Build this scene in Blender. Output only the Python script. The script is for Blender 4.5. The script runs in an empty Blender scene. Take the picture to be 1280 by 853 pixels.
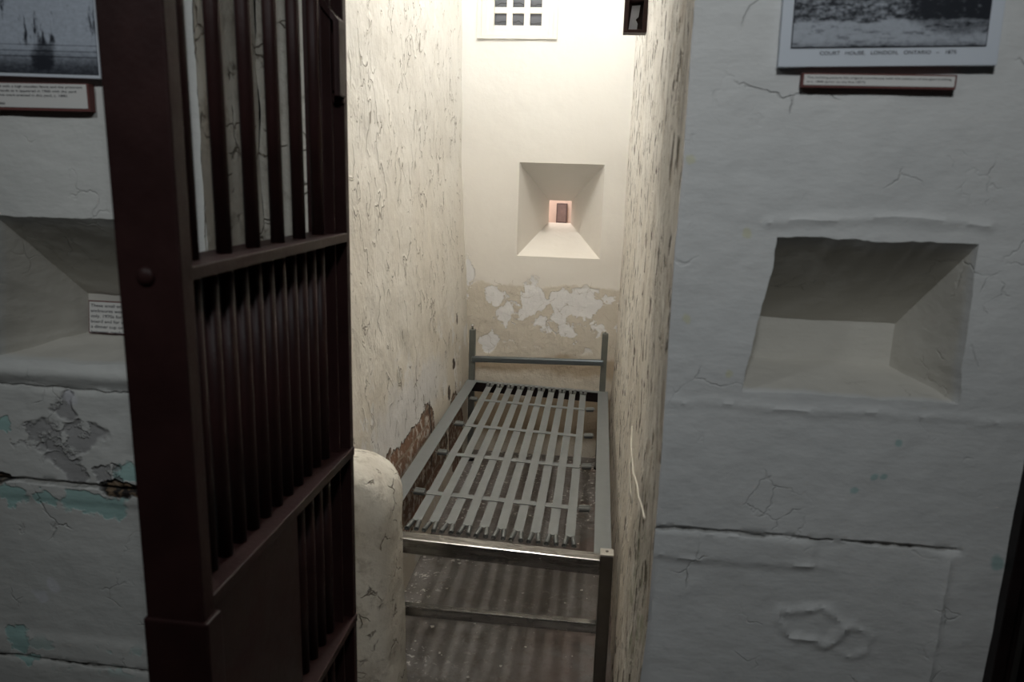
import bpy, bmesh, math, random
from mathutils import Vector, Matrix, noise as mn
random.seed(7)
C = bpy.context.scene.collection
SC = bpy.context.scene

# ------------------------------------------------------------------ objects
def obj(name, bm, mat, parent=None, loc=None, smooth=None):
    me = bpy.data.meshes.new(name)
    if smooth is not None:
        for f in bm.faces: f.smooth = True
        for e in bm.edges:
            if len(e.link_faces) == 2 and e.calc_face_angle(0) > smooth: e.smooth = False
    bm.to_mesh(me); bm.free()
    o = bpy.data.objects.new(name, me); C.objects.link(o)
    if mat: me.materials.append(mat)
    if parent: o.parent = parent
    if loc: o.location = loc
    return o
def inst(name, src, parent, loc):
    o = src.copy(); o.name = name; C.objects.link(o); o.parent = parent; o.location = loc
    return o
def thing(name, label, cat, loc=(0, 0, 0), rotz=0, group=None):
    o = bpy.data.objects.new(name, None); C.objects.link(o)
    o.location = loc; o.rotation_euler = (0, 0, rotz); o.empty_display_size = .05
    return tag(o, label, cat, group)
def tag(o, label, cat, group=None):
    o['label'] = label; o['category'] = cat
    if group: o['group'] = group
    return o
def struct(name, bm, mat, smooth=None):
    o = obj(name, bm, mat, smooth=smooth); o['kind'] = 'structure'; return o

# ------------------------------------------------------------------ mesh helpers
def box(bm, x0, x1, y0, y1, z0, z1, bev=0):
    vs = [bm.verts.new((x, y, z)) for x in (x0, x1) for y in (y0, y1) for z in (z0, z1)]
    fs = [bm.faces.new([vs[i] for i in q]) for q in ((0,1,3,2),(4,6,7,5),(0,4,5,1),(2,3,7,6),(0,2,6,4),(1,5,7,3))]
    if bev:
        es = set(e for f in fs for e in f.edges)
        bmesh.ops.bevel(bm, geom=list(es), offset=bev, segments=2, affect='EDGES', profile=.5)
    return bm
def nbox(*a, bev=0): return box(bmesh.new(), *a, bev=bev)
def cyl(bm, a, b, r, seg=12, r2=None):
    a, b = Vector(a), Vector(b); d = (b-a); n = d.normalized()
    u = n.orthogonal().normalized(); w = n.cross(u); r2 = r if r2 is None else r2
    A = [bm.verts.new(a+(u*math.cos(t)+w*math.sin(t))*r) for t in [2*math.pi*i/seg for i in range(seg)]]
    B = [bm.verts.new(b+(u*math.cos(t)+w*math.sin(t))*r2) for t in [2*math.pi*i/seg for i in range(seg)]]
    for i in range(seg):
        j = (i+1) % seg; f = bm.faces.new((A[i], A[j], B[j], B[i])); f.smooth = True
    bm.faces.new(A[::-1]); bm.faces.new(B); return bm
def tube(bm, pts, r, seg=5):
    pts = [Vector(p) for p in pts]; rings = []
    u = None
    for i, p in enumerate(pts):
        d = (pts[min(i+1, len(pts)-1)]-pts[max(i-1, 0)]).normalized()
        if u is None: u = d.orthogonal().normalized()
        u = (u-d*u.dot(d)).normalized(); w = d.cross(u)
        rings.append([bm.verts.new(p+(u*math.cos(2*math.pi*k/seg)+w*math.sin(2*math.pi*k/seg))*r) for k in range(seg)])
    for a, b in zip(rings, rings[1:]):
        for k in range(seg):
            f = bm.faces.new((a[k], a[(k+1) % seg], b[(k+1) % seg], b[k])); f.smooth = True
    bm.faces.new(rings[0][::-1]); bm.faces.new(rings[-1]); return bm
def strip(bm, pts, side, w, t):
    """flat strap through pts; side = width direction"""
    side = Vector(side); rings = []
    for i, p in enumerate(pts):
        p = Vector(p); d = (Vector(pts[min(i+1, len(pts)-1)])-Vector(pts[max(i-1, 0)])).normalized()
        n = side.cross(d).normalized()
        rings.append([bm.verts.new(p+side*a*w/2+n*b*t/2) for a, b in ((-1,-1),(1,-1),(1,1),(-1,1))])
    for a, b in zip(rings, rings[1:]):
        for k in range(4): bm.faces.new((a[k], b[k], b[(k+1) % 4], a[(k+1) % 4]))
    bm.faces.new(rings[0]); bm.faces.new(rings[-1][::-1]); bmesh.ops.recalc_face_normals(bm, faces=bm.faces); return bm
def coil(a, b, r, turns, wire=.0011, hook=.012):
    a, b = Vector(a), Vector(b); n = (b-a).normalized(); u = n.orthogonal().normalized(); w = n.cross(u)
    L = (b-a).length; bm = bmesh.new(); N = turns*9
    pts = [a, a+n*hook*.7]
    for i in range(N+1):
        t = 2*math.pi*i/9
        pts.append(a+n*(hook+(L-2*hook)*i/N)+(u*math.cos(t)+w*math.sin(t))*r)
    pts += [b-n*hook*.7, b]
    return tube(bm, pts, wire, 5)
def fr(a, b, s):
    n = max(1, round((b-a)/s)); return [a+(b-a)*i/n for i in range(n)]
def fbm(x, y, z, o=4): return mn.fractal(Vector((x, y, z)), .9, 2.0, o)
def ss(x, a, b):
    t = min(1, max(0, (x-a)/(b-a))); return t*t*(3-2*t)
def grid(bm, us, vs, f, hole=None):
    V = {}
    def g(i, j):
        if (i, j) not in V: V[i, j] = bm.verts.new(f(us[i], vs[j]))
        return V[i, j]
    for i in range(len(us)-1):
        for j in range(len(vs)-1):
            if hole and hole(us[i]+1e-4, vs[j]+1e-4): continue
            bm.faces.new((g(i, j), g(i+1, j), g(i+1, j+1), g(i, j+1)))
    return V
def patch(bm, e0, e1, n, f):
    """loft from edge list e0 to edge list e1 (same length), points passed through f(p, t)"""
    rows = []
    for k in range(n+1):
        t = k/n; rows.append([bm.verts.new(f(a.lerp(b, t), t)) for a, b in zip(e0, e1)])
    for a, b in zip(rows, rows[1:]):
        for i in range(len(a)-1): bm.faces.new((a[i], a[i+1], b[i+1], b[i]))

# ------------------------------------------------------------------ node helpers
class G:
    def __init__(s, name):
        s.m = bpy.data.materials.new(name); s.m.use_nodes = True
        s.t = s.m.node_tree; s.N = s.t.nodes; s.b = s.N['Principled BSDF']
        s.p = s.N.new('ShaderNodeTexCoord').outputs['Object']
        s.sep = s.N.new('ShaderNodeSeparateXYZ'); s.t.links.new(s.p, s.sep.inputs[0])
        s.x, s.y, s.z = s.sep.outputs
    def put(s, sock, v):
        if hasattr(v, 'is_linked'): s.t.links.new(v, sock)
        elif isinstance(v, (tuple, list)) and len(v) == 3 and sock.type == 'RGBA': sock.default_value = (*v, 1)
        else: sock.default_value = v
    def mth(s, op, a, b=0, c=None):
        n = s.N.new('ShaderNodeMath'); n.operation = op; s.put(n.inputs[0], a); s.put(n.inputs[1], b)
        if c is not None: s.put(n.inputs[2], c)
        return n.outputs[0]
    def add(s, a, b): return s.mth('ADD', a, b)
    def mul(s, a, b): return s.mth('MULTIPLY', a, b)
    def sub(s, a, b): return s.mth('SUBTRACT', a, b)
    def mx(s, a, b): return s.mth('MAXIMUM', a, b)
    def vm(s, op, a, b):
        n = s.N.new('ShaderNodeVectorMath'); n.operation = op; s.put(n.inputs[0], a); s.put(n.inputs[1], b)
        return n.outputs['Value'] if op in ('LENGTH', 'DISTANCE') else n.outputs[0]
    def sc(s, v, k): return s.vm('MULTIPLY', v, k)
    def noise(s, v, scale, detail=4, rough=.55, dist=0, col=False):
        n = s.N.new('ShaderNodeTexNoise'); s.put(n.inputs['Vector'], v)
        for k, q in (('Scale', scale), ('Detail', detail), ('Roughness', rough), ('Distortion', dist)): n.inputs[k].default_value = q
        return n.outputs['Color' if col else 'Fac']
    def vor(s, v, scale, feat='DISTANCE_TO_EDGE'):
        n = s.N.new('ShaderNodeTexVoronoi'); n.feature = feat; s.put(n.inputs['Vector'], v); n.inputs['Scale'].default_value = scale
        return n.outputs['Distance']
    def sm(s, v, a, b, lo=0, hi=1):
        n = s.N.new('ShaderNodeMapRange'); n.interpolation_type = 'SMOOTHSTEP'
        s.put(n.inputs['Value'], v); n.inputs['From Min'].default_value = a; n.inputs['From Max'].default_value = b
        n.inputs['To Min'].default_value = lo; n.inputs['To Max'].default_value = hi
        return n.outputs['Result']
    def mix(s, f, a, b):
        n = s.N.new('ShaderNodeMix'); n.data_type = 'RGBA'; s.put(n.inputs[0], f); s.put(n.inputs[6], a); s.put(n.inputs[7], b)
        return n.outputs[2]
    def warp(s, v, scale, amt, detail=3):
        c = s.noise(v, scale, detail, col=True)
        return s.vm('ADD', v, s.sc(s.vm('SUBTRACT', c, (.5, .5, .5)), (amt, amt, amt)))
    def blob(s, v, c, r, soft=.25):
        d = s.vm('LENGTH', s.vm('DIVIDE', s.vm('SUBTRACT', v, c), r), (0, 0, 0))
        return s.sm(d, 1-soft, 1+soft, 1, 0)
    def anyof(s, L):
        r = L[0]
        for q in L[1:]: r = s.mx(r, q)
        return r
    def out(s, col, rough=.8, height=None, metal=0, spec=.3):
        s.put(s.b.inputs['Base Color'], col); s.put(s.b.inputs['Roughness'], rough); s.put(s.b.inputs['Metallic'], metal)
        s.b.inputs['Specular IOR Level'].default_value = spec
        if height is not None:
            n = s.N.new('ShaderNodeBump'); n.inputs['Strength'].default_value = 1; n.inputs['Distance'].default_value = 1
            s.put(n.inputs['Height'], height); s.t.links.new(n.outputs[0], s.b.inputs['Normal'])
        return s.m
def plain(name, col, rough=.6, metal=0, spec=.4, var=.12, nscale=30, bump=0):
    g = G(name); n = g.noise(g.p, nscale, 5)
    c = g.mix(n, tuple(k*(1-var) for k in col), tuple(min(1, k*(1+var)) for k in col))
    return g.out(c, rough, g.mul(n, bump) if bump else None, metal, spec)

# ---- cracked limewash on the cell's side walls
def cracked(name, axis):
    g = G(name); p = g.p
    def contour(zs, scale, wid, off, mscale, m0, m1):
        q = g.vm('ADD', g.sc(p, (1, 1, zs)), (off, off*1.7, off*.6))
        v = g.noise(g.warp(q, scale*2.5, .35/scale, 2), scale, 1, .5)
        dd = g.mth('ABSOLUTE', g.sub(v, .5))
        k = g.sm(g.noise(g.vm('ADD', g.sc(p, (1, 1, .75)), (off+3, 1, off)), mscale, 3), m0, m1)
        return dd, k, g.mul(g.sm(dd, wid*.35, wid, 1, 0), k)
    dens = g.noise(p, 2.6, 3)
    d, msk, c1 = contour(.62, 10, .009, 0, 8, .50, .56)
    _, _, c2 = contour(.55, 22, .016, 5, 14, .55, .61)
    cr = g.mx(c1, g.mul(c2, g.sm(dens, .38, .55)))
    big = g.noise(p, 2.2, 5)
    top_light = g.sm(g.z, 1.2, 2.2)  # lamplight put into the colour: plaster whitened towards the top
    base = g.mix(g.sm(big, .35, .65), g.mix(top_light, (.80, .765, .70), (.84, .83, .805)), g.mix(top_light, (.75, .705, .63), (.81, .795, .76)))
    lowz = g.sm(g.add(g.z, g.mul(g.sub(g.noise(p, 5, 5), .5), .5)), .45, 1.15, 1, 0)
    base = g.mix(g.mul(lowz, .55), base, (.58, .515, .42))
    white = g.mul(g.sm(g.noise(p, 6, 6, .65), .54, .58), g.sm(g.z, .75, 1.0, 1, 0))
    if axis == 'left':
        base = g.mix(g.mul(white, .8), base, (.77, .755, .735))
        base = g.mix(g.blob(g.warp(p, 7, .25), (-.75, 3.0, .62), (.6, .62, .15), .4), base, (.70, .685, .67))
    else:
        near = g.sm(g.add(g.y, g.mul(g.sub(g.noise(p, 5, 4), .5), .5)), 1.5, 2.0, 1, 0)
        st1 = g.sm(g.noise(g.sc(p, (1, 1, .9)), 11, 5, .62), .535, .60)
        st2 = g.sm(g.noise(g.sc(g.vm('ADD', p, (4, 2, 1)), (1, 1, .5)), 24, 4, .62), .575, .61)
        st3 = g.sm(g.noise(g.sc(g.vm('ADD', p, (7, 1, 5)), (1, 1.6, .35)), 6, 5, .6), .54, .62)
        lite = g.sm(g.noise(g.sc(g.vm('ADD', p, (2, 6, 1)), (1, 1, .6)), 13, 5, .6), .54, .60)
        base = g.mix(g.mul(near, .70), base, (.43, .41, .365))  # greyer by the doorway: weathering, plus weaker light put into the colour
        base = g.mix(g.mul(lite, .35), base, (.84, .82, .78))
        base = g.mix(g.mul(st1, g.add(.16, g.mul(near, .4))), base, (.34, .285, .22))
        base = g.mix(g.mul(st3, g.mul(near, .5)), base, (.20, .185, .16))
        cr = g.mx(g.mul(cr, .5), st2); cr = g.mul(cr, g.sm(g.noise(p, 3.5, 3), .25, .5, .45, 1))
        grn = g.mul(g.blob(g.warp(p, 12, .2), (.13, 1.55, .62), (.4, .22, .2), .4), g.sm(g.noise(p, 20, 4), .5, .6))
        base = g.mix(g.mul(grn, .6), base, (.22, .25, .15))
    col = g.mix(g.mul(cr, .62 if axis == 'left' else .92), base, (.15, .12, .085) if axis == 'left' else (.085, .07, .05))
    h = g.add(g.mul(g.noise(p, 7, 6, .6), .012), g.mul(g.noise(g.sc(p, (1, 1, .5)), 55, 4), .0025))
    h = g.sub(h, g.mul(cr, .003))
    curl = g.mul(g.sm(d, .012, .05, 1, 0), msk)
    h = g.add(h, g.mul(curl, .002))
    if axis == 'left':
        pw = g.warp(p, 22, .11, 4)
        tri = g.anyof([g.blob(pw, (-.74, 3.18, .41), (.6, .17, .15), .12), g.blob(pw, (-.74, 2.95, .41), (.6, .22, .125), .12),
                       g.blob(pw, (-.74, 2.78, .40), (.6, .25, .13), .12), g.blob(pw, (-.74, 2.60, .45), (.6, .13, .11), .12),
                       g.blob(pw, (-.74, 3.1, .26), (.6, .5, .16), .12), g.blob(pw, (-.74, 3.85, .2), (.6, .2, .22), .12)])
        bt = g.N.new('ShaderNodeTexBrick'); cmb = g.N.new('ShaderNodeCombineXYZ')
        g.put(cmb.inputs[0], g.y); g.put(cmb.inputs[1], g.z)
        g.put(bt.inputs['Vector'], g.warp(cmb.outputs[0], 14, .02)); bt.inputs['Scale'].default_value = 1
        bt.inputs['Brick Width'].default_value = .21; bt.inputs['Row Height'].default_value = .068
        bt.inputs['Mortar Size'].default_value = .007
        for k, q in (('Color1', (.25, .14, .09, 1)), ('Color2', (.17, .10, .07, 1)), ('Mortar', (.28, .215, .16, 1))): bt.inputs[k].default_value = q
        bc = g.mix(g.sm(g.noise(p, 24, 6, .7), .51, .60), bt.outputs['Color'], (.50, .45, .40))
        rim = g.sm(tri, .15, .5); rim = g.mul(rim, g.sm(tri, .5, .85, 1, 0))
        col = g.mix(g.sm(tri, .45, .55), col, bc)
        col = g.mix(g.mul(rim, .75), col, (.07, .05, .035))
        holes = g.anyof([g.blob(g.warp(p, 30, .06), (-.745, 3.87, .585), (.5, .03, .03), .15), g.blob(g.warp(p, 30, .06), (-.745, 3.72, .47), (.5, .035, .035), .15),
                         g.blob(g.warp(p, 20, .05), (-.745, 4.0, .80), (.5, .015, .03), .15), g.blob(g.warp(p, 20, .06), (-.745, 3.25, .40), (.5, .018, .16), .15)])
        col = g.mix(holes, col, (.08, .06, .045))
        h = g.sub(h, g.mul(g.sm(tri, .3, .6), .02)); h = g.sub(h, g.mul(holes, .02))
        h = g.add(h, g.mul(g.mul(bt.outputs['Fac'], g.sm(tri, .45, .55)), -.004))
    return g.out(col, .78, h, spec=.25)
M = {}
M['wall_left'] = cracked('cracked_cream_plaster_brick', 'left')
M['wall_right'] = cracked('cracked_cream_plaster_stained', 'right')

def back_mat():
    g = G('cream_plaster_flaking'); p = g.p
    big = g.noise(p, 2.5, 5)
    top_light = g.sm(g.z, 1.1, 2.2)  # back wall coloured whiter higher up, to carry the lamp's brightness
    base = g.mix(g.sm(big, .3, .7), g.mix(top_light, (.79, .75, .69), (.85, .845, .825)), g.mix(top_light, (.765, .72, .655), (.83, .82, .795)))
    zz = g.add(g.z, g.mul(g.sub(g.noise(p, 6, 5), .5), .16))
    band = g.mul(g.sm(zz, .57, .66), g.sm(zz, .94, .99, 1, 0))
    old = g.mix(g.noise(p, 14, 6, .7), (.56, .50, .41), (.68, .625, .54))
    low = g.sm(zz, .96, .985, 1, 0)
    base = g.mix(low, base, old)
    fl = g.noise(g.warp(p, 10, .06), 8.5, 6, .62)
    right_bias = g.sm(g.x, -.75, .0, -.015, .02)
    wv = g.warp(p, 9, .10)
    extra = g.anyof([g.blob(wv, c, r, .6) for c, r in (((-.77, 4.3, 1.0), (.05, .5, .12)), ((-.62, 4.3, .63), (.06, .5, .06)), ((-.10, 4.3, .88), (.16, .5, .08)),
                     ((-.25, 4.3, .74), (.14, .5, .06)), ((-.38, 4.3, .88), (.06, .5, .13)), ((-.60, 4.3, .90), (.06, .5, .05)), ((-.55, 4.3, .78), (.05, .5, .07)))])
    flm = g.sm(g.add(g.add(fl, right_bias), g.mul(g.sub(extra, .45), .17)), .50, .52)
    flm = g.mul(flm, g.mx(band, g.sm(extra, .2, .5)))
    col = g.mix(flm, base, (.80, .785, .775))
    brown = g.mul(g.sm(zz, .42, .47), g.sm(zz, .52, .56, 1, 0))
    col = g.mix(g.mul(brown, .85), col, (.42, .33, .235))
    tan = g.mul(g.sm(zz, .30, .34, 1, 0), g.sm(zz, .02, .08))
    col = g.mix(g.mul(tan, .85), col, (.30, .225, .15))
    ck = g.sm(g.vor(g.warp(p, 12, .09), 9), 0, .018, 1, 0)
    ck = g.mul(ck, g.mul(g.sm(g.noise(p, 8, 3), .5, .58), g.sm(zz, .98, 1.02, 1, 0)))
    col = g.mix(g.mul(ck, .6), col, (.30, .24, .17))
    h = g.add(g.mul(g.noise(p, 5, 5), .006), g.mul(flm, -.003))
    h = g.add(h, g.mul(g.mul(g.noise(p, 25, 5, .65), low), .006)); h = g.add(h, g.mul(low, -.002))
    return g.out(col, .75, h, spec=.25)
M['wall_back'] = back_mat()

def front_mat(name, side):
    g = G(name); p = g.p
    big = g.noise(p, 2.3, 5)
    if side == 'right': base = g.mix(g.sm(big, .3, .7), (.60, .605, .60), (.66, .66, .65))
    else: base = g.mix(g.sm(big, .3, .7), (.60, .605, .585), (.66, .66, .635))
    fine = g.noise(g.sc(p, (1, 1, 2.6)), 28, 5, .6)
    ps = g.warp(g.warp(p, 5, .16), 24, .03)
    ck = g.sm(g.vor(ps, 5.5), 0, .012, 1, 0); ck = g.mul(ck, g.sm(g.noise(p, 6, 3), .58, .70))
    ck2 = g.sm(g.vor(g.warp(p, 16, .07), 15), 0, .03, 1, 0); ck2 = g.mul(ck2, g.sm(g.noise(g.vm('ADD', p, (3, 1, 2)), 7, 3), .58, .66))
    cr = g.mx(ck, g.mul(ck2, .5))
    h = g.add(g.mul(g.noise(p, 9, 5, .5), .0055), g.mul(fine, .0013))
    wx = g.warp(p, 18, .02)
    sx = g.N.new('ShaderNodeSeparateXYZ'); g.put(sx.inputs[0], wx)
    def hline(z, t, x0=None, x1=None):
        l = g.sm(g.mth('ABSOLUTE', g.sub(sx.outputs[2], z)), 0, t, 1, 0)
        if x0 is not None: l = g.mul(l, g.mul(g.sm(g.x, x0-.01, x0+.01), g.sm(g.x, x1-.01, x1+.01, 1, 0)))
        return l
    if side == 'right':
        j = g.mul(hline(.971, .0045, .13, .64), g.sm(g.noise(p, 14, 3), .34, .46))
        yel = g.anyof([g.blob(g.warp(p, 30, .02), c, (.007, .3, .008), .4) for c in ((.245, 1.3, 1.515), (.155, 1.3, 1.365), (.14, 1.3, 1.63), (.235, 1.3, 1.27))])
        teal = g.anyof([g.blob(g.warp(p, 40, .012), c, (.006, .3, .006), .4) for c in ((.50, 1.3, 1.10), (.515, 1.3, 1.10), (.47, 1.3, 1.07), (.53, 1.3, 1.165))])
        teal = g.mx(teal, g.blob(g.warp(p, 30, .02), (.722, 1.3, .958), (.012, .3, .012), .3))
        low = (0, 0, 0)
        col = g.mix(g.mul(yel, .45), base, (.60, .58, .30))
        col = g.mix(g.mul(teal, .6), col, (.22, .42, .40))
    else:
        j = g.mx(hline(.963, .006), g.mul(hline(1.166, .003), .6)); j = g.mx(j, hline(.551, .005))
        tn = g.noise(g.warp(p, 12, .06), 13, 4)
        tb = g.anyof([g.blob(g.warp(p, 24, .08, 4), c, r, .12) for c, r in (((-1.165, 1.3, .93), (.035, .3, .022)), ((-1.09, 1.3, .925), (.028, .3, .018)), ((-.985, 1.3, .925), (.075, .3, .026)),
                     ((-.91, 1.3, 1.0), (.03, .3, .022)), ((-1.19, 1.3, .60), (.03, .3, .03)), ((-1.16, 1.3, 1.085), (.014, .3, .01)), ((-1.17, 1.3, .55), (.03, .3, .012)), ((-1.3, 1.3, .94), (.06, .3, .03)))])
        tb = g.mx(tb, g.mul(g.mul(g.sm(tn, .56, .6), g.sm(g.mth('ABSOLUTE', g.sub(g.z, .57)), .02, .05, 1, 0)), .5))
        pe = g.anyof([g.blob(g.warp(p, 13, .13), c, r, .2) for c, r in (((-1.07, 1.3, 1.06), (.055, .3, .035)), ((-.99, 1.3, 1.07), (.06, .3, .03)), ((-1.02, 1.3, 1.125), (.03, .3, .03)),
                     ((-1.03, 1.3, 1.01), (.05, .3, .025)), ((-1.2, 1.3, 1.1), (.03, .3, .02)), ((-.94, 1.3, .99), (.02, .3, .02)))])
        pe = g.mul(pe, g.sm(g.noise(p, 24, 5, .65), .40, .5))
        col = g.mix(g.mul(tb, .85), base, (.37, .60, .57))
        col = g.mix(g.mul(pe, .8), col, g.mix(g.noise(p, 50, 4), (.27, .265, .27), (.42, .41, .41)))
        wsp = g.anyof([g.blob(g.warp(p, 20, .04), c, (.016, .3, .014), .3) for c in ((-1.01, 1.3, 1.145), (-1.1, 1.3, .73), (-1.13, 1.3, .70))])
        col = g.mix(g.mul(wsp, .5), col, (.78, .78, .84))
        hole = g.anyof([g.blob(g.warp(p, 30, .035), (-.915, 1.3, .962), (.05, .3, .016), .2), g.blob(g.warp(p, 30, .03), (-1.20, 1.3, .963), (.04, .3, .012), .2), g.blob(g.warp(p, 30, .03), (-1.19, 1.3, 1.115), (.02, .3, .012), .2)])
        rust = g.mix(g.sm(g.noise(p, 60, 3), .45, .6), (.025, .02, .018), (.20, .14, .09))
        col = g.mix(hole, col, rust)
        h = g.sub(h, g.add(g.mul(hole, .015), g.add(g.mul(pe, .004), g.mul(tb, .0015))))
    dark = g.mx(g.mul(cr, .15), g.mul(j, .55))
    col = g.mix(dark, col, (.19, .18, .16))
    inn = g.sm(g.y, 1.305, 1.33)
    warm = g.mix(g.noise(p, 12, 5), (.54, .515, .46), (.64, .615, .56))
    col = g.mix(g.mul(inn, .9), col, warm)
    h = g.sub(h, g.add(g.mul(cr, .002), g.mul(j, .006)))
    return g.out(col, .62, h, spec=.35)
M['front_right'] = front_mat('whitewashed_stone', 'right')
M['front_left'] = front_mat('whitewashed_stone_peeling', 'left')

def floor_mat():
    g = G('dirty_concrete_floor'); p = g.p
    n1 = g.noise(p, 4, 6, .65); n2 = g.noise(p, 40, 5, .7)
    c = g.mix(g.sm(n1, .35, .65), (.135, .118, .105), (.215, .20, .19))
    c = g.mix(g.sm(g.y, 1.25, 1.35, 1, 0), c, (.085, .07, .055))
    c = g.mix(g.mul(g.sm(n2, .5, .7), .5), c, (.12, .085, .065))
    ch = g.sm(g.noise(g.warp(p, 20, .05), 45, 4, .6), .58, .64)
    zone = g.sm(g.noise(p, 5, 3), .42, .58)
    left = g.mx(g.sm(g.x, -.62, -.4, 1, 0), g.sm(g.y, 2.9, 3.7))
    c = g.mix(g.mul(g.mul(ch, zone), g.add(.18, g.mul(left, .8))), c, (.58, .55, .51))
    rd = g.mul(g.sm(g.noise(p, 3, 4), .5, .6), g.sm(g.x, -.3, .0))
    c = g.mix(g.mul(rd, .4), c, (.17, .10, .075))
    return g.out(c, .55, g.add(g.mul(n2, .003), g.mul(g.noise(p, 6, 5), .008)), spec=.4)
M['floor'] = floor_mat()
M['ceiling'] = plain('ceiling_limewash', (.72, .71, .68), .9)
M['corridor'] = plain('corridor_paint', (.24, .235, .22), .9)

def block_mat():
    g = G('cracked_cream_masonry'); p = g.p
    base = g.mix(g.sm(g.noise(p, 5, 5), .35, .65), (.56, .525, .46), (.70, .67, .60))
    cr = g.mul(g.sm(g.vor(g.warp(p, 14, .08), 16), 0, .05, 1, 0), g.sm(g.noise(p, 12, 3), .5, .58))
    st = g.sm(g.noise(p, 18, 6, .7), .52, .66)
    c = g.mix(g.mul(st, .6), base, (.36, .325, .27)); c = g.mix(g.mul(cr, .8), c, (.14, .11, .08))
    return g.out(c, .8, g.sub(g.add(g.mul(g.noise(p, 9, 6), .014), g.mul(g.noise(p, 45, 4), .003)), g.mul(cr, .003)), spec=.25)
M['block'] = block_mat()
def iron_mat(name, a, b, rough=.42):
    g = G(name); n = g.noise(g.p, 8, 6, .6); f = g.noise(g.p, 120, 3)
    c = g.mix(g.sm(n, .35, .65), a, b)
    return g.out(c, g.sm(n, .3, .7, rough, rough+.14), g.add(g.mul(f, .0004), g.mul(n, .0015)), spec=.2)
M['iron'] = iron_mat('maroon_painted_iron', (.0200, .0080, .0078), (.0275, .0105, .0100))
M['iron_black'] = iron_mat('black_painted_iron', (.008, .005, .005), (.014, .008, .008))
M['steel_paint'] = plain('grey_painted_steel', (.178, .188, .19), .45, .2, .4, .10, 25)
M['spring'] = plain('spring_steel', (.155, .16, .155), .45, .5, .4, .15, 60)
def steel():
    g = G('tarnished_bright_steel'); n = g.noise(g.sc(g.p, (1, 8, 8)), 10, 5)
    c = g.mix(g.sm(n, .35, .7), (.34, .335, .325), (.17, .16, .15))
    return g.out(c, g.sm(n, .3, .7, .18, .32), None, metal=1)
M['steel'] = steel()
M['steel_dark'] = plain('brown_steel', (.13, .115, .10), .35, .8, .4, .25, 20)
M['head'] = plain('pale_bright_steel', (.17, .19, .20), .28, .8, .5, .15, 12)
M['post'] = plain('grey_green_steel', (.15, .155, .14), .45, .3, .4, .2, 15)
M['cap'] = plain('post_cap', (.42, .40, .36), .45, .5)
M['white_frame'] = plain('white_painted_wood', (.80, .785, .74), .55, 0, .3, .05)
M['board'] = plain('print_board', (.60, .64, .70), .5, 0, .3, .03)
M['paper'] = plain('label_paper', (.66, .65, .63), .7, 0, .2, .03)
M['red_edge'] = plain('red_label_edge', (.14, .05, .045), .6, 0, .3, .1)
M['ink'] = plain('ink', (.035, .035, .045), .8, 0, .1, .05)
M['flake'] = plain('paint_flakes', (.62, .59, .54), .85)
M['pink'] = plain('pink_wall_paint', (.74, .62, .55), .8)
M['curl'] = plain('peeled_paint_strip', (.56, .52, .44), .8)

def glass_mat():
    g = G('grey_textured_glass'); p = g.p
    z = g.mth('FRACT', g.mul(g.sub(g.z, 2.382), 1/.0925))
    wav = g.add(z, g.mul(g.sub(g.noise(g.sc(p, (1, 1, .2)), 14, 3), .5), .55))
    crk = g.sm(g.mth('ABSOLUTE', g.sub(wav, .2)), 0, .045, 1, 0)
    c = g.mix(g.sm(z, 0, .6), (.075, .082, .095), (.13, .14, .17))
    c = g.mix(g.mul(crk, .85), c, (.02, .022, .028))
    return g.out(c, .35, g.mul(crk, .002), spec=.5)
M['glass'] = glass_mat()

def print_mat(name, dark_right, z0, x0, x1):
    g = G(name); p = g.p
    n1 = g.noise(g.sc(p, (1, 1, 1.6)), 95, 6, .7); n2 = g.noise(p, 22, 4, .6)
    if dark_right:      # pale ground below a dark line of trees, clump of dark bushes at the right
        edge = g.add(g.sub(g.z, z0), g.mul(g.sub(n2, .5), .014))
        trees = g.sm(edge, .034, .040)
        bush = g.blob(g.warp(p, 40, .02), (x1-.03, -.01, z0+.058), (.085, .5, .042), .2)
        fore = g.mul(g.sm(edge, .0, .012, 1, 0), .55)
        sky = g.sm(g.sub(g.z, z0), .10, .13)
        hz = g.sm(g.noise(g.sc(p, (1, 1, 4)), 30, 5, .7), .54, .62)
        v = g.sub(.80, g.add(g.mul(g.mul(trees, g.sub(1, sky)), .42), g.add(g.mul(bush, .42), g.add(g.mul(fore, .5), g.mul(hz, .3)))))
        v = g.add(v, g.mul(g.sub(n1, .5), g.add(.9, g.mul(trees, 1.2))))
        v = g.sm(v, .02, .95)
        c = g.mix(v, (.018, .021, .028), (.42, .45, .50))
    else:               # dim photograph: fence wires over a dark yard with bare trees
        zz = g.sub(g.z, z0)
        wire = g.anyof([g.sm(g.mth('ABSOLUTE', g.sub(zz, q)), .0005, .0015, 1, 0) for q in (.047, .037, .028)])
        tr = g.sm(g.noise(g.sc(p, (1, 1, .25)), 45, 5, .65), .50, .62)
        v = g.add(g.mul(n1, .35), g.sm(zz, .0, .05, .02, .38))
        v = g.sub(v, g.mul(g.mul(tr, g.sm(zz, .04, .06)), .45)); v = g.sub(v, g.mul(wire, .16))
        v = g.sub(v, g.mul(g.blob(g.warp(p, 30, .03), (x1-.10, -.01, z0+.03), (.018, .5, .025), .4), .25))
        c = g.mix(g.sm(v, .1, .75), (.02, .023, .032), (.50, .55, .63))
    return g.out(c, .45, spec=.3)

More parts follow.
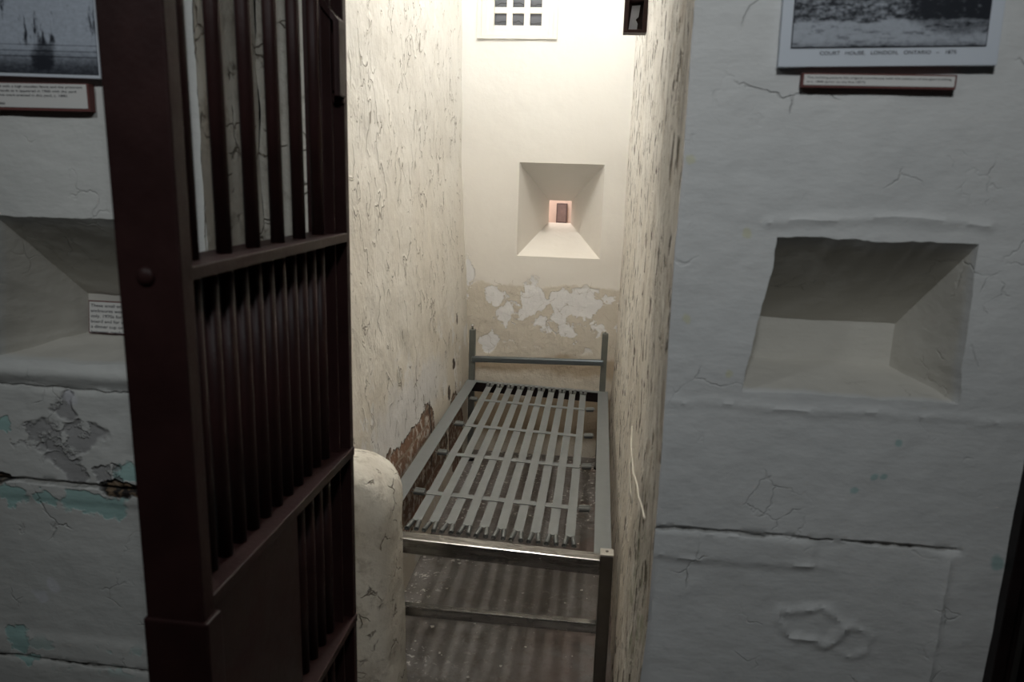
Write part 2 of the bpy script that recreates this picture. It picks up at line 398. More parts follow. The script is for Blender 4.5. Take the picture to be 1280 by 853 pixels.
# ------------------------------------------------------------------ room shell
def wall_left_pt(y, z):
    x = -.80+(.053*(1.65-z) if z < 1.65 else -.012*(z-1.65))
    d = fbm(y*1.7, 3.1, z*1.7)*.007+fbm(y*7, 9, z*5)*.003
    return Vector((x+d, y, z))
bm = bmesh.new()
zs = fr(-.06, 1.5, .014)+fr(1.5, 2.6, .022)+fr(2.6, 4.0, .1)+[4.0]
grid(bm, fr(1.6, 4.34, .014)+[4.34], zs, wall_left_pt)
struct('wall_left', bm, M['wall_left'], 1.0)

def wall_right_pt(y, z):
    d = fbm(y*1.6, 5.5, z*1.2)*.007+fbm(y*11, 2.2, z*2.2)*.0035+fbm(y*30, 7, z*7)*.0015
    return Vector((.130-d-.012*ss(z, 1.0, .2), y, z))
bm = bmesh.new()
ys = fr(1.3, 2.2, .009)+fr(2.2, 4.34, .014)+[4.34]
grid(bm, ys[::-1], zs, wall_right_pt)
wr = struct('wall_right', bm, M['wall_right'], 1.0)
bm = bmesh.new()     # strip of peeled paint hanging off the wall by the doorway
pts = [(.117, 2.008, .925), (.112, 1.90, .905), (.112, 1.80, .896), (.110, 1.70, .908), (.112, 1.60, .930), (.110, 1.50, .944), (.112, 1.42, .958), (.114, 1.325, .968)]
sm_pts = []
for a, b in zip(pts, pts[1:]):
    for k in range(4): sm_pts.append(Vector(a).lerp(Vector(b), k/4)+Vector((fbm(a[1]*9+k, 1, 2)*.002, 0, fbm(k, a[1]*13, 2)*.004)))
tube(bm, sm_pts, .0022, 6)
tube(bm, [(.116, 1.90, .90), (.110, 1.88, .86), (.112, 1.80, .82), (.116, 1.78, .80)], .003, 6)
obj('peeling_strip', bm, M['curl'], wr)

# back wall with the splayed slit and the window hole
OX0, OX1, OZ0, OZ1 = -.469, .006, 1.138, 1.661
WX0, WX1, WZ0, WZ1 = -.66, -.345, 2.35, 2.78
def back_pt(x, z):
    return Vector((x, 4.3-(fbm(x*2, 1, z*2)*.004+(fbm(x*9, 4, z*9)*.004 if z < 1.0 else 0)), z))
bm = bmesh.new()
xs = fr(-.92, WX0, .018)+fr(WX0, OX0, .018)+fr(OX0, WX1, .018)+fr(WX1, OX1, .018)+fr(OX1, .26, .018)+[.26]
zb = fr(-.06, OZ0, .016)+fr(OZ0, OZ1, .02)+fr(OZ1, WZ0, .025)+fr(WZ0, WZ1, .03)+fr(WZ1, 4.0, .06)+[4.0]
grid(bm, xs, zb, back_pt, lambda x, z: (OX0 < x < OX1 and OZ0 < z < OZ1) or (WX0 < x < WX1 and WZ0 < z < WZ1))
IX0, IX1, IZ0, IZ1, IY = -.318, -.181, 1.311, 1.446, 4.65
oxs = [x for x in xs if OX0-1e-6 <= x <= OX1+1e-6]; ozs = [z for z in zb if OZ0-1e-6 <= z <= OZ1+1e-6]
def lerp(a, b, t): return a+(b-a)*t
tx = [(x-OX0)/(OX1-OX0) for x in oxs]; tz_ = [(z-OZ0)/(OZ1-OZ0) for z in ozs]
for zo, zi, flip in ((OZ0, IZ0, 0), (OZ1, IZ1, 1)):
    a = [back_pt(x, zo) for x in oxs]; b = [Vector((lerp(IX0, IX1, t), IY, zi)) for t in tx]; c = [v+Vector((0, .015, 0)) for v in b]
    if flip: a, b, c = a[::-1], b[::-1], c[::-1]
    patch(bm, a, b, 6, lambda p, t: p); patch(bm, b, c, 1, lambda p, t: p)
for xo, xi, flip in ((OX0, IX0, 1), (OX1, IX1, 0)):
    a = [back_pt(xo, z) for z in ozs]; b = [Vector((xi, IY, lerp(IZ0, IZ1, t))) for t in tz_]; c = [v+Vector((0, .015, 0)) for v in b]
    if flip: a, b, c = a[::-1], b[::-1], c[::-1]
    patch(bm, a, b, 6, lambda p, t: p); patch(bm, b, c, 1, lambda p, t: p)
bmesh.ops.remove_doubles(bm, verts=bm.verts, dist=1e-5); bmesh.ops.recalc_face_normals(bm, faces=bm.faces)
struct('wall_back', bm, M['wall_back'], .5)

# room beyond the slit: a lit pink wall with a picture on it
bm = bmesh.new(); box(bm, -.9, .5, 5.3, 5.34, .6, 2.2); struct('wall_beyond', bm, M['pink'])
bm = bmesh.new(); box(bm, -.9, .5, 4.33, 5.3, .56, .6); box(bm, -.9, .5, 4.33, 5.3, 2.2, 2.24)
box(bm, -.94, -.9, 4.33, 5.34, .56, 2.24); box(bm, .5, .54, 4.33, 5.34, .56, 2.24); struct('wall_beyond_sides', bm, M['pink'])
t = thing('wall_picture', 'small dark picture on the pink wall seen through the slit', 'picture', (-.308, 5.285, 1.272))
obj('picture_frame', nbox(0, .074, -.012, .014, 0, .135, bev=.003), plain('picture_frame_grey', (.13, .10, .10), .6), t)
obj('print', nbox(.008, .066, -.014, -.011, .01, .125), plain('picture_print_grey', (.22, .17, .165), .6, var=.8, nscale=14), t)

# front walls (corridor face) with their niches
def front_wall(name, mat, u0, u1, fine, niche, h, flipx):
    (tlx, trx, blx, brx, z1, z0), (bx0, bx1, bz0, bz1), by = niche
    bm = bmesh.new()
    nx0, nx1 = tlx, trx
    seg = sorted(set([u0, nx0, nx1, u1]+list(fine)))
    us = []
    for a, b in zip(seg, seg[1:]):
        us += fr(a, b, .007 if (a >= fine[0]-1e-6 and b <= fine[1]+1e-6) else .06)
    us.append(seg[-1])
    vs = fr(-.06, .5, .04)+fr(.5, z0, .0075)+fr(z0, z1, .0075)+fr(z1, 1.95, .0075)+fr(1.95, 4.0, .07)+[4.0]
    def lean(x, z):
        k = ss(z, z1, z0)*ss(z, z0-.35, z0)
        return ((blx-tlx)*k*(1-ss(abs(x-nx0), 0, .13)) + (brx-trx)*k*(1-ss(abs(x-nx1), 0, .1)))
    def wob(p):
        return Vector((fbm(p.x*14, p.y*14, p.z*14)*.0035+fbm(p.x*45, 3, p.z*45)*.0012, 0, fbm(p.x*15, 8, p.z*15)*.003+fbm(p.x*50, 6, p.z*50)*.0012))
    def wp(x, z):
        if flipx and x == u0: return wall_right_pt(1.3, z)
        p = Vector((x+lean(x, z), 1.3, z)); p = p+wob(p); p.y -= h(p.x, p.z)
        return p
    def hole(x, z): return nx0 < x < nx1 and z0 < z < z1
    grid(bm, us, vs, wp, hole)
    nu = [u for u in us if nx0-1e-6 <= u <= nx1+1e-6]; nv = [v for v in vs if z0-1e-6 <= v <= z1+1e-6]
    tu = [(u-nx0)/(nx1-nx0) for u in nu]; tv = [(v-z0)/(z1-z0) for v in nv]
    def rough(p, t):
        if t == 0: return p
        k = min(1, t*4); q = fbm(p.x*9, p.y*9, p.z*9)*.004
        return p+Vector((q*.6, 0, q))*k
    B = lambda s, t: Vector((lerp(bx0, bx1, s), by, lerp(bz0, bz1, t)))
    for zo, tt, flip in ((z0, 0, 0), (z1, 1, 1)):
        a = [wp(u, zo) for u in nu]; b = [B(s, tt) for s in tu]
        if flip: a, b = a[::-1], b[::-1]
        patch(bm, a, b, 18, rough)
    for xo, s_, flip in ((nx0, 0, 1), (nx1, 1, 0)):
        a = [wp(xo, v) for v in nv]; b = [B(s_, t) for t in tv]
        if flip: a, b = a[::-1], b[::-1]
        patch(bm, a, b, 18, rough)
    grid(bm, tu, tv, lambda s, t: rough(B(s, t), 1))
    bmesh.ops.remove_doubles(bm, verts=bm.verts, dist=1e-5)
    return bm
def h_right(x, z):
    r = fbm(x*3, 1.5, z*3)*.004+fbm(x*12, 4.5, z*16)*.0013
    jz = .971+fbm(x*6, 1, 1)*.004
    if x < .66: r -= .006*(1-ss(abs(z-jz), 0, .006))
    r -= .005*ss(jz-z, 0, .004)*ss(z, .30, .35)*(1-ss(x, .60, .64))         # lower block stands back
    r += .004*ss(jz-z, 0, .004)*ss(jz-.05-z, .006, -.002)*(1-ss(x, .415, .42))  # raised patch under the crack
    r += .005*(1-ss(abs(z-(.915+fbm(x*8, 3, 2)*.006)), 0, .008))*(1-ss(x, .40, .47))
    d = math.hypot((x-.43)/.055, (z-.80)/.035); r += .006*(1-ss(abs(d-1+fbm(x*25, 1, z*25)*.35), 0, .3))
    d = math.hypot((x-.50)/.04, (z-.77)/.03); r += .004*(1-ss(abs(d-1+fbm(x*25, 5, z*25)*.4), 0, .3))
    az = 1.535+.012*math.sin((x-.3)*9)+fbm(x*9, 6, 1)*.004
    if .27 < x < .63: r += .004*(1-ss(abs(z-az), 0, .011))
    r += .004*(1-ss(abs(x-(.645+fbm(1, z*7, 2)*.008)), 0, .008))*ss(z, .97, .95)*ss(z, .5, .6)
    r += .003*(1-ss(abs(z-(1.215+fbm(x*7, 2, 4)*.006)), 0, .008))
    return r
def h_left(x, z):
    r = fbm(x*3, 2.5, z*3)*.004+fbm(x*12, 7.5, z*14)*.0013
    for jz, a in ((.963, .010), (1.166, .004), (.551, .006)):
        r -= a*(1-ss(abs(z-jz-fbm(x*7, jz*9, 1)*.005), 0, .007))
    r += .010*(1-ss(abs(z-1.195), 0, .025))                                   # sill lip below the niche
    r -= .004*ss(.93-z, 0, .01)*ss(z, .60, .62)
    r -= .004*max(0, fbm(x*16, 3, z*16))*(1-ss(abs(z-1.06), .04, .1))
    return r
bm = front_wall('r', None, .13, .745, (.13, .745), ((.291, .610, .262, .615, 1.510, 1.241), (.305, .575, 1.257, 1.340), 1.5), h_right, 1)
# end face at the next doorway
pr = [v for v in bm.verts if abs(v.co.x-.745) < .012 and v.co.y < 1.33 and not any(len(e.link_faces) == 2 and False for e in v.link_edges)]
e2 = [(0.745, 1.3, -.06), (0.745, 1.3, 4.0), (0.745, 1.62, 4.0), (0.745, 1.62, -.06)]
bm.faces.new([bm.verts.new(p) for p in e2])
bmesh.ops.recalc_face_normals(bm, faces=bm.faces)
struct('wall_front_right', bm, M['front_right'], .6)
bm = front_wall('l', None, -2.6, -.71, (-1.28, -.71), ((-1.13, -.81, -1.16, -.79, 1.495, 1.218), (-1.098, -.835, 1.235, 1.318), 1.5), h_left, 0)
bmesh.ops.recalc_face_normals(bm, faces=bm.faces)
for f in bm.faces:
    pass
struct('wall_front_left', bm, M['front_left'], .6)
# reveal at the left side of the doorway and the stub of wall the gate hangs from
bm = bmesh.new()
zj = fr(-.06, 4.0, .03)+[4.0]
grid(bm, fr(1.296, 1.54, .02)+[1.54], zj, lambda y, z: Vector((-.71+fbm(y*6, 2, z*6)*.006, y, z)))
grid(bm, fr(-.71, -.58, .02)+[-.58], zj, lambda x, z: Vector((x+(fbm(x*6, 2, z*6)*.006 if x < -.70 else 0), 1.54+fbm(x*6, 1, z*6)*.004, z)))
grid(bm, fr(1.54, 1.66, .03)+[1.66], zj, lambda y, z: Vector((-.58, y, z)))
grid(bm, [-.58, -.66, -.74, -.83], zj, lambda x, z: Vector((x, 1.66, z)))
struct('wall_jamb', bm, M['block'], .6)
bm = bmesh.new(); box(bm, -.72, .14, 1.31, 1.64, 2.32, 4.0); struct('wall_lintel', bm, M['front_right'])
# the shell around it
bm = bmesh.new(); box(bm, -2.7, 2.7, -1.7, 5.5, -.16, -.06); struct('floor', bm, M['floor'])
bm = bmesh.new(); box(bm, -2.7, 2.7, -1.7, 5.5, 4.0, 4.1); struct('ceiling', bm, M['ceiling'])
bm = bmesh.new(); box(bm, -2.7, 2.7, -1.7, -1.6, -.06, 4.0); struct('wall_corridor', bm, M['corridor'])
bm = bmesh.new(); box(bm, -2.7, -2.6, -1.6, 1.32, -.06, 4.0); struct('wall_end_left', bm, M['corridor'])
bm = bmesh.new(); box(bm, 2.6, 2.7, -1.6, 1.62, -.06, 4.0); struct('wall_end_right', bm, M['corridor'])
bm = bmesh.new(); box(bm, 1.42, 2.6, 1.3, 1.62, -.06, 4.0); box(bm, .745, 1.42, 1.3, 1.62, 2.3, 4.0); struct('wall_far_right', bm, M['front_right'])
bm = bmesh.new(); box(bm, .70, 1.5, 2.3, 2.35, -.06, 4.0); struct('wall_dark_cell', bm, plain('shaded_cell_plaster', (.12, .11, .10), .9))  # coloured dark to stand for shade inside the unlit next cell

# window high on the back wall
bm = bmesh.new()
def ring(bm, x0, x1, z0, z1, ix0, ix1, iz0, iz1, y0, y1, bev):
    box(bm, x0, ix0, y0, y1, z0, z1, bev); box(bm, ix1, x1, y0, y1, z0, z1, bev)
    box(bm, ix0, ix1, y0, y1, z0, iz0, bev); box(bm, ix0, ix1, y0, y1, iz1, z1, bev)
ring(bm, -.722, -.286, 2.308, 2.815, -.70, -.307, 2.33, 2.79, 4.288, 4.31, .002)
ring(bm, -.70, -.307, 2.33, 2.79, -.672, -.334, 2.352, 2.77, 4.294, 4.33, .003)
ring(bm, -.672, -.334, 2.352, 2.77, -.632, -.374, 2.379, 2.74, 4.301, 4.345, .003)
win = struct('window_1', bm, M['white_frame'])
bm = bmesh.new()
for x in (-.5495, -.4545): box(bm, x-.0165, x+.0165, 4.318, 4.35, 2.36, 2.76, .003)
for k in range(1, 4): box(bm, -.65, -.36, 4.319, 4.349, 2.382+.0925*k-.032, 2.382+.0925*k, .003)
obj('muntin', bm, M['white_frame'], win)
for i in range(3):
    for j in range(4):
        x = -.631+.0955*i; z = 2.377+.0925*j
        obj('pane', nbox(x, x+.065, 4.332, 4.340, z, z+.066, bev=.002), M['glass'], win)

# ------------------------------------------------------------------ bed
bed = thing('metal_bed', 'narrow grey metal bed frame with woven spring straps and no mattress', 'bed')
def tz(x): return .019*(.05-x)/.65                                 # frame sits a little higher at the wall side
def tilt(bm):
    for v in bm.verts: v.co.z += tz(v.co.x)
    return bm
ZB = .412
def side_rail(x0, x1, fl):
    bm = bmesh.new(); box(bm, x0, x1, 2.235, 4.125, ZB-.004, ZB, .001)
    box(bm, fl, fl+.004, 2.235, 4.125, ZB-.045, ZB-.004); return tilt(bm)
obj('side_rail', side_rail(-.713, -.655, -.713), M['steel_paint'], bed)
obj('side_rail', side_rail(.036, .093, .089), M['steel_paint'], bed)
bm = nbox(-.70, .06, 2.192, 2.246, ZB-.053, ZB, bev=.005)
obj('end_rail', tilt(bm), M['steel'], bed)['label'] = 'bright steel foot rail'
bm = nbox(-.70, .06, 2.192, 2.222, .150, .186, bev=.004)
obj('lower_rail', bm, M['steel'], bed)['label'] = 'bright steel lower rail at the foot end'
bm = nbox(-.68, .06, 4.092, 4.128, ZB-.006, ZB-.002, bev=.001); er = obj('end_rail', tilt(bm), M['steel_paint'], bed)
obj('web', tilt(nbox(-.68, .06, 4.098, 4.102, ZB-.06, ZB-.006)), M['iron_black'], er)['label'] = 'dark web under the head end rail'
bm = nbox(-.69, .06, 4.108, 4.138, .540, .574, bev=.007)
for v in bm.verts: v.co.z += .02*(v.co.x+.69)/.75
obj('head_rail', bm, M['head'], bed)['label'] = 'bright steel head rail'
def post(x0, x1, y0, y1, z1, mat): return obj('post', nbox(x0, x1, y0, y1, -.048, z1, bev=.003), mat, bed)
p1 = post(.056, .097, 2.186, 2.228, .430, M['steel_dark']); obj('cap', nbox(.055, .098, 2.185, 2.229, .430, .437, bev=.002), M['cap'], p1)
obj('rivet', cyl(bmesh.new(), (.0765, 2.207, .436), (.0765, 2.207, .440), .005, 10), M['steel'], p1)
p2 = post(-.715, -.675, 2.186, 2.228, .445, M['steel_dark']); obj('cap', nbox(-.716, -.674, 2.185, 2.229, .445, .452, bev=.002), M['cap'], p2)
p3 = post(-.706, -.672, 4.115, 4.149, .728, M['post']); obj('knob', cyl(bmesh.new(), (-.69, 4.132, .727), (-.69, 4.132, .755), .006, 10), M['steel'], p3)
p4 = post(.043, .077, 4.115, 4.149, .745, M['post']); obj('knob', cyl(bmesh.new(), (.06, 4.132, .744), (.06, 4.132, .752), .006, 10), M['steel'], p4)
for p, (x, y) in ((p1, (.0765, 2.207)), (p2, (-.695, 2.207)), (p3, (-.689, 4.132)), (p4, (.06, 4.132))):
    obj('foot', cyl(bmesh.new(), (x, y, -.06), (x, y, -.046), .024, 14, .019), M['iron_black'], p)
NS = 10; PX = [-.573+(.5275/9)*i for i in range(NS)]
SY = [2.575, 2.987, 3.370, 3.778]
Y0, Y1 = 2.338, 4.025
ZS = ZB-.005
def slat_z(i, y):
    z = ZS
    for k, s in enumerate(SY):
        z += (.003 if (i+k) % 2 else -.003)*math.exp(-((y-s)/.07)**2)
    return z-.006*math.sin(math.pi*(y-Y0)/(Y1-Y0))
for i, x in enumerate(PX):
    ys = [Y0+(Y1-Y0)*k/56 for k in range(57)]
    obj('slat', tilt(strip(bmesh.new(), [(x, y, slat_z(i, y)) for y in ys], (1, 0, 0), .033, .0018)), M['steel_paint'], bed)
for k, s in enumerate(SY):
    pts = []
    for q in range(73):
        x = -.592+(.56)*q/72; z = ZS-.006*math.sin(math.pi*(s-Y0)/(Y1-Y0))
        for i, px in enumerate(PX): z += (-.0004 if (i+k) % 2 else .0004)*math.exp(-((x-px)/.024)**2)
        pts.append((x, s, z))
    obj('cross_strap', tilt(strip(bmesh.new(), pts, (0, -1, 0), .034, .0018)), M['steel_paint'], bed)
# springs: two at each end of every slat, two at each end of every cross strap
sp = {}
for sgn in (-1, 1):
    sp['n', sgn] = coil((0, 0, 0), (sgn*.008, -.088, .004), .0072, 18, .0015)
    sp['f', sgn] = coil((0, 0, 0), (sgn*.006, .074, .004), .0075, 12, .0017)
    sp['s', sgn] = coil((0, 0, 0), (sgn*.062, 0, .004), .0085, 13, .0016)
first = {}
def spring(key, loc):
    if key not in first: first[key] = obj('coil_spring', sp[key], M['spring'], bed, loc)
    else: inst('coil_spring', first[key], bed, loc)
for x in PX:
    for sgn in (-1, 1):
        spring(('n', sgn), (x+sgn*.0095, Y0+.006, ZS+tz(x))); spring(('f', sgn), (x+sgn*.0085, Y1-.006, ZS+tz(x)))
for s in SY:
    for dy in (-.0105, .0105):
        spring(('s', -1), (-.588, s+dy, ZS+tz(-.6)-.003)); spring(('s', 1), (-.034, s+dy, ZS+tz(0)-.003))

# ------------------------------------------------------------------ open barred gate
def make_gate(label, loc, rot, W, mat, lock=True):
    g = thing('barred_gate', label, 'gate', loc, rot)
    # local: y = -s along the gate, x = -t through its thickness
    L = lambda s0, s1, t0, t1, z0, z1, bev=.003: nbox(-t1, -t0, -s1, -s0, z0, z1, bev=bev)
    ls = obj('lock_stile', L(W-.03, W, 0, .086, .0, 2.15), mat, g)
    rv0 = None
    for z in (1.46, 2.02, .6, .2):
        if rv0: inst('rivet', rv0, ls, (-.047, -W, z)); continue
        rv = bmesh.new()
        bmesh.ops.create_uvsphere(rv, u_segments=16, v_segments=8, radius=.0125, matrix=Matrix.Diagonal((1, .55, 1, 1)))
        for f in rv.faces: f.smooth = True
        rv0 = obj('rivet', rv, mat, ls, (-.047, -W, z))
    obj('sleeve', L(W-.036, W+.004, -.007, .089, .0, .977), mat, ls)
    hs = obj('hinge_stile', L(-.02, 0, .004, .086, .0, 2.15, .002), mat, g)
    bm = L(0, .034, .0, .012, 1.735, 1.875, .002)
    box(bm, -.06, -.036, -.034, 0, 1.903, 1.916, .002)
    b2 = [(-.012, 1.872), (-.0, 1.872), (-.036, 1.915), (-.05, 1.915)]
    vs = [[bm.verts.new((x, y, z)) for x, z in b2] for y in (-.034, 0)]
    bm.faces.new(vs[0]); bm.faces.new(vs[1][::-1])
    for k in range(4): bm.faces.new((vs[0][k], vs[1][k], vs[1][(k+1) % 4], vs[0][(k+1) % 4]))
    bmesh.ops.recalc_face_normals(bm, faces=bm.faces)
    obj('lip', bm, mat, hs)
    bm = bmesh.new()
    for z in (1.747, 1.724): box(bm, -.078, -.002, -.008, 0, z, z+.008, .002)
    obj('ledge', bm, mat, hs)
    for z in (1.85, .35): obj('hinge', cyl(nbox(-.075, -.03, .0, .045, z-.05, z+.05, bev=.003), (-.02, .022, z-.06), (-.02, .022, z+.06), .011, 12), mat, hs)
    for z0, z1 in ((1.453, 1.471), (.984, 1.003), (.575, .593), (.0, .025), (2.125, 2.15)):
        obj('rail', L(0 if z0 > 1 and z0 < 2 else -.015, W-.002, 0, .08, z0, z1, .002), mat, g)
    n = int((W-.02)/.0465)-1
    bar = lambda z0, z1: cyl(bmesh.new(), (0, 0, z0), (0, 0, z1), .0118, 14)
    B = {k: None for k in ((1.471, 2.126), (1.003, 1.453), (.593, .984), (.025, .575))}
    for (z0, z1) in list(B):
        for i in range(n):
            s = .527/.62*W-.0465*i
            if z0 > 1.4 and i % 2: continue
            if lock and abs(z0-.593) < .01 and s > .29: continue
            if B[z0, z1] is None: B[z0, z1] = obj('bar', bar(z0, z1), mat, g, (-.04, -s, 0))
            else: inst('bar', B[z0, z1], g, (-.04, -s, 0))
    obj('edge_bar', L(.018, .026, .02, .06, .025, 2.126, .001), mat, g)
    if lock: obj('lock_plate', L(.288, W-.028, .004, .05, .593, .984, .003), mat, g)
    return g
make_gate('open maroon iron cell gate with round bars standing at the left of the doorway', (-.511, 1.5, 0), -.0097, .62, M['iron'])
gate2 = make_gate('black iron gate edge at the lower right corner beside the white wall', (.757, 1.36, 0), math.pi/2, .62, M['iron_black'], False)

# rounded plastered block behind the gate
def block():
    bm = bmesh.new()
    x0, x1, zt, r = -.748, -.566, .752, .135
    prof = [(x1+.012, -.06), (x1+.004, .25), (x1, .45), (x1-.002, .60)]
    for k in range(0, 10):
        a = math.pi/2*k/9; prof.append((x1-r+r*math.cos(a)-.002, zt-r+r*math.sin(a)))
    prof += [(x1-r-.05, zt+.004), (x1-r-.1, zt+.004), (x0, zt)]
    # resample
    P = []
    for a, b in zip(prof, prof[1:]):
        m = max(1, int(math.hypot(b[0]-a[0], b[1]-a[1])/.02))
        for k in range(m): P.append((lerp(a[0], b[0], k/m), lerp(a[1], b[1], k/m)))
    P.append(prof[-1])
    cx, cz = -.72, .35
    secs = []
    for y, s in ((1.95, .0), (1.952, .4), (1.956, .66), (1.966, .82), (1.98, .91), (2.0, .965), (2.03, .99), (2.06, 1.0), (2.10, 1.0), (2.14, .985), (2.16, .95), (2.165, .85), (2.165, 0)):
        ring_ = []
        for px, pz in P:
            x = cx+(px-cx)*s if px > cx else px; z = pz if pz < cz else cz+(pz-cz)*(1-(1-s)*.55)
            if s == 0: x = cx if px > cx else px
            q = Vector((x, y, z)); d = fbm(q.x*8, q.y*8, q.z*8)*.006+fbm(q.x*30, 2, q.z*30)*.002
            ring_.append(bm.verts.new(q+Vector((d, -d*.5, d*.5 if pz > -.03 else 0))))
        secs.append(ring_)
    for a, b in zip(secs, secs[1:]):
        for k in range(len(a)-1): bm.faces.new((a[k], a[k+1], b[k+1], b[k]))
    bmesh.ops.recalc_face_normals(bm, faces=bm.faces)
    return bm
tag(obj('plaster_block', block(), M['block'], smooth=.9), 'round-topped cracked cream plaster block between the gate and the bed foot', 'block')

# ------------------------------------------------------------------ lock keeper bracket high on the right cell wall
BX = thing('wall_bracket', 'maroon iron bracket box high on the right cell wall near the window', 'bracket', (.125, 2.9, 2.10))
bm = bmesh.new()
box(bm, -.082, -.066, -.03, .03, .0, .36, .002); box(bm, -.016, 0, -.03, .03, .0, .36, .002)
box(bm, -.066, -.016, -.03, .03, .0, .010, .002); box(bm, -.066, -.016, -.03, .03, .105, .36, .002); box(bm, -.066, -.016, .022, .03, .01, .105)
for z in (.12, .17, .24): box(bm, -.086, -.08, -.02, .02, z, z+.03, .002)
obj('housing', bm, M['iron'], BX)
bm = bmesh.new(); vs = [bm.verts.new(p) for p in ((-.064, .008, .011), (-.034, .008, .011), (-.032, .008, .035), (-.040, .008, .05), (-.030, .008, .06), (-.026, .008, .098), (-.055, .008, .095))]
bm.faces.new(vs); ex = bmesh.ops.extrude_face_region(bm, geom=bm.faces[:])
for v in ex['geom']:
    if isinstance(v, bmesh.types.BMVert): v.co.y += .012
bmesh.ops.recalc_face_normals(bm, faces=bm.faces)
obj('latch', bm, plain('pale_latch_metal', (.42, .44, .50), .5), BX)['label'] = 'pale blue-grey latch plate'

# ------------------------------------------------------------------ prints, plaques, card
def lettering(lines, x, z, size, y, mat, parent, lead=1.35, width=None, shear=0):
    cu = bpy.data.curves.new('lettering', 'FONT'); cu.body = '\n'.join(lines); cu.size = size; cu.space_line = lead; cu.extrude = .0001; cu.shear = shear
    o = bpy.data.objects.new('lettering_source', cu); C.objects.link(o)
    bpy.context.view_layer.update()
    me = bpy.data.meshes.new_from_object(o.evaluated_get(bpy.context.evaluated_depsgraph_get()))
    C.objects.unlink(o); bpy.data.objects.remove(o)
    xs = [v.co.x for v in me.vertices]; k = 1 if width is None else width/max(1e-6, max(xs)-min(xs)); x0 = min(xs)
    for v in me.vertices: v.co = Vector((x+(v.co.x-x0)*k, y-v.co.z, z+v.co.y))
    me.materials.clear(); me.materials.append(mat)
    t = bpy.data.objects.new('lettering', me); C.objects.link(t); t.parent = parent
    return t
def rotroot(o, ang): o.rotation_euler = (0, ang, 0)
# right print
pr = thing('historic_print', 'black and white court house print on pale board above the right niche', 'picture', (.425, 1.2945, 1.779), 0)
pr.rotation_euler = (0, -.022, 0)
obj('board', nbox(-.162, .160, -.010, .004, -.001, .24, bev=.001), M['board'], pr)
bm = nbox(-.1455, .1405, -.0112, -.0098, .0265, .222); obj('picture_border', bm, M['ink'], pr)
pm = print_mat('court_house_print', True, .028, -.144, .139)
bm = nbox(-.144, .139, -.012, -.0108, .028, .2205); obj('print', bm, pm, pr)
lettering(['COURT   HOUSE,   LONDON,   ONTARIO   \u2013   1875'], -.101, .0165, .0075, -.0106, M['ink'], pr, width=.200)
# right plaque
pq = thing('caption_plaque', 'thin cream caption strip edged in red below the court house print', 'sign', (.418, 1.2925, 1.7475))
obj('backing', nbox(-.1165, .1135, -.006, .008, -.002, .0195, bev=.0006), M['red_edge'], pq)
obj('paper', nbox(-.1135, .1105, -.0068, -.0055, .0015, .0172), M['paper'], pq)
lettering(['The building picture the original courthouse with the addition of the gaol building',
           'in c. 1846 (prior to the fire 1877).'], -.109, .0115, .0042, -.0072, M['ink'], pq, lead=1.5, width=.214)
# left print and plaque
pl = thing('historic_print', 'dark framed photograph of a fenced yard at the top left corner', 'picture', (-1.03, 1.293, 1.743))
pl.rotation_euler = (0, .012, 0)
obj('board', nbox(-.165, .153, -.010, .006, -.002, .24, bev=.001), M['board'], pl)
pm2 = print_mat('yard_photograph', False, .0045, -.16, .149)
obj('print', nbox(-.161, .1495, -.0115, -.0095, .0045, .2355), pm2, pl)
ps_ = thing('caption_plaque', 'wider cream caption strip edged in red below the fenced yard photograph', 'sign', (-1.045, 1.2915, 1.686))
obj('backing', nbox(-.15, .141, -.006, .010, -.002, .0455, bev=.0006), M['red_edge'], ps_)
obj('paper', nbox(-.147, .1375, -.0068, -.0055, .003, .0437), M['paper'], ps_)
lettering(['The yard outside was surrounded with a high wooden fence and the prisoners',
           'took exercise. The building still stands as it appeared in 1900 with the yard',
           'wall in the foreground. The gallows were erected in this yard, c. 1890.', '', 'Photograph courtesy London 1900'], -.142, .0368, .0055, -.0072, M['ink'], ps_, lead=1.35, width=.272)
# card in the left niche
cd = thing('text_card', 'small white text card edged in red standing in the left niche', 'card', (-1.03, 1.476, 1.2355))
cd.rotation_euler = (-.12, 0, 0)
obj('backing', nbox(-.057, .06, -.001, .003, .0, .071, bev=.0005), M['red_edge'], cd)
obj('paper', nbox(-.0545, .0575, -.0018, -.0008, .0025, .0685), M['paper'], cd)
lettering(['These small enclosed', 'enclosures were used', 'only. 1970s for food', 'board and for water', 'a dinner cup or jug', 'between meals.'], -.051, .0575, .0095, -.0022, M['ink'], cd, lead=1.2, width=.104)

# ------------------------------------------------------------------ flakes of paint on the cell floor
bm = bmesh.new()
for k in range(300):
    a = random.random()
    x = -.72+.83*(a**1.5); y = 2.05+2.2*random.random()**.8
    r = .002+.008*random.random()**4; n = random.randint(4, 6); z = -.056+random.random()*.002
    ph = random.random()*6.3
    vs = [bm.verts.new((x+r*(.6+.6*random.random())*math.cos(ph+6.283*i/n), y+r*(.6+.6*random.random())*math.sin(ph+6.283*i/n), z+random.random()*r*.5)) for i in range(n)]
    bm.faces.new(vs)
fl = tag(obj('paint_flakes', bm, M['flake']), 'pale flakes of fallen paint scattered on the floor under the bed', 'debris'); fl['kind'] = 'stuff'

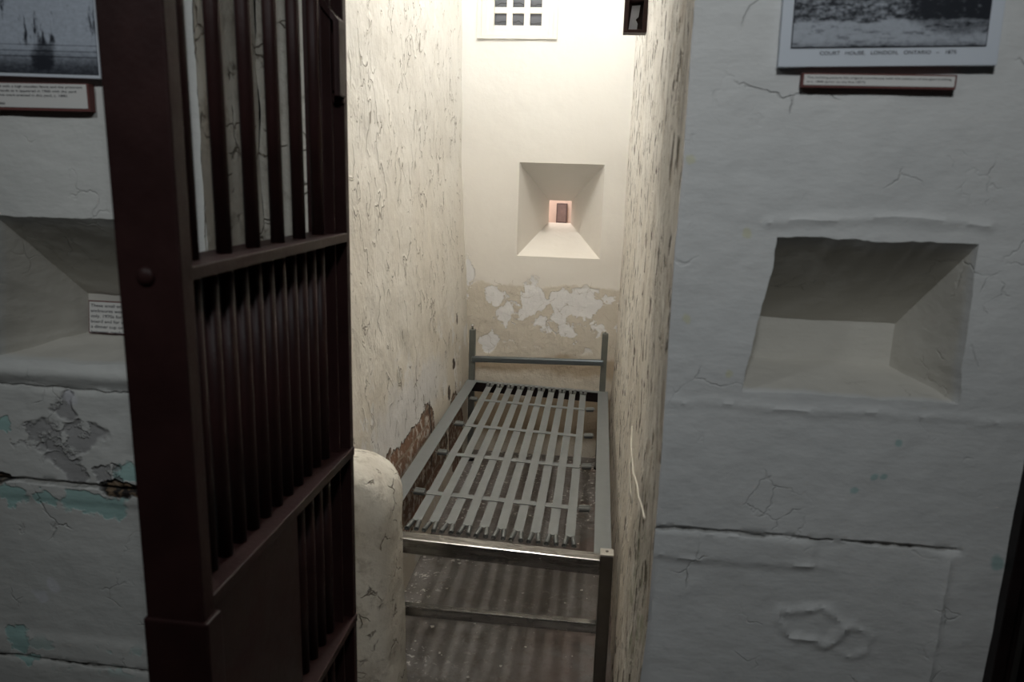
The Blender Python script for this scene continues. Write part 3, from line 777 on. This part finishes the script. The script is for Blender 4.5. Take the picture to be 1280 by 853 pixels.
# ------------------------------------------------------------------ lights
def area(name, loc, size, power, col, rot=(0, 0, 0), shape='DISK'):
    l = bpy.data.lights.new(name, 'AREA'); l.shape = shape; l.size = size; l.energy = power; l.color = col
    o = bpy.data.objects.new(name, l); C.objects.link(o); o.location = loc; o.rotation_euler = rot; return o
def point(name, loc, r, power, col):
    l = bpy.data.lights.new(name, 'POINT'); l.shadow_soft_size = r; l.energy = power; l.color = col
    o = bpy.data.objects.new(name, l); C.objects.link(o); o.location = loc; return o
point('cell_lamp', (-.33, 3.0, 3.7), .055, 67, (1, .97, .915))
point('room_beyond_lamp', (-.35, 4.95, 1.9), .08, 13, (1, .91, .85))
def spot(name, loc, to, power, ang, col=(.94, .985, 1)):
    l = bpy.data.lights.new(name, 'SPOT'); l.energy = power; l.spot_size = math.radians(ang); l.spot_blend = 1; l.shadow_soft_size = .07; l.color = col
    o = bpy.data.objects.new(name, l); C.objects.link(o); o.location = loc
    o.rotation_euler = (Vector(to)-Vector(loc)).to_track_quat('-Z', 'Y').to_euler()
spot('corridor_vignette_spot', (.1, -.2, 2.72), (.12, 1.3, 1.76), 43, 91)  # added spot; its soft cone falls off like lens vignetting
spot('corridor_vignette_spot_left', (-1.2, -.2, 2.70), (-1.05, 1.3, 1.76), 24, 90)  # second added spot, same vignette-like falloff on the left wall
area('corridor_fill', (.3, -.1, 3.2), .5, 1.5, (.94, .985, 1))  # added dim fill light, no visible fixture
w = bpy.data.worlds.new('world'); SC.world = w; w.use_nodes = True
w.node_tree.nodes['Background'].inputs[0].default_value = (.02, .022, .025, 1); w.node_tree.nodes['Background'].inputs[1].default_value = .5

# ------------------------------------------------------------------ camera
r = (0.9926261842, 0.0540126599, -0.1085167774); d = (0.1176296937, -0.2130748397, 0.9699290530); n = (-0.0292662531, 0.9755417701, 0.2178571578)
X = Vector((r[0], d[0], -n[0])); Yv = -Vector((r[1], d[1], -n[1])); Zv = -Vector((r[2], d[2], -n[2]))
cam = bpy.data.cameras.new('camera'); co = bpy.data.objects.new('camera', cam); C.objects.link(co)
mw = Matrix((X, Yv, Zv)).transposed().to_4x4(); mw.translation = Vector((0, 0, 1.6)); co.matrix_world = mw
cam.sensor_width = 36; cam.lens = 940*36/1280; cam.clip_start = .02
cam.dof.use_dof = True; cam.dof.focus_distance = 3.3; cam.dof.aperture_fstop = 4.5
SC.camera = co
SC.view_settings.view_transform = 'Standard'; SC.view_settings.exposure = 0
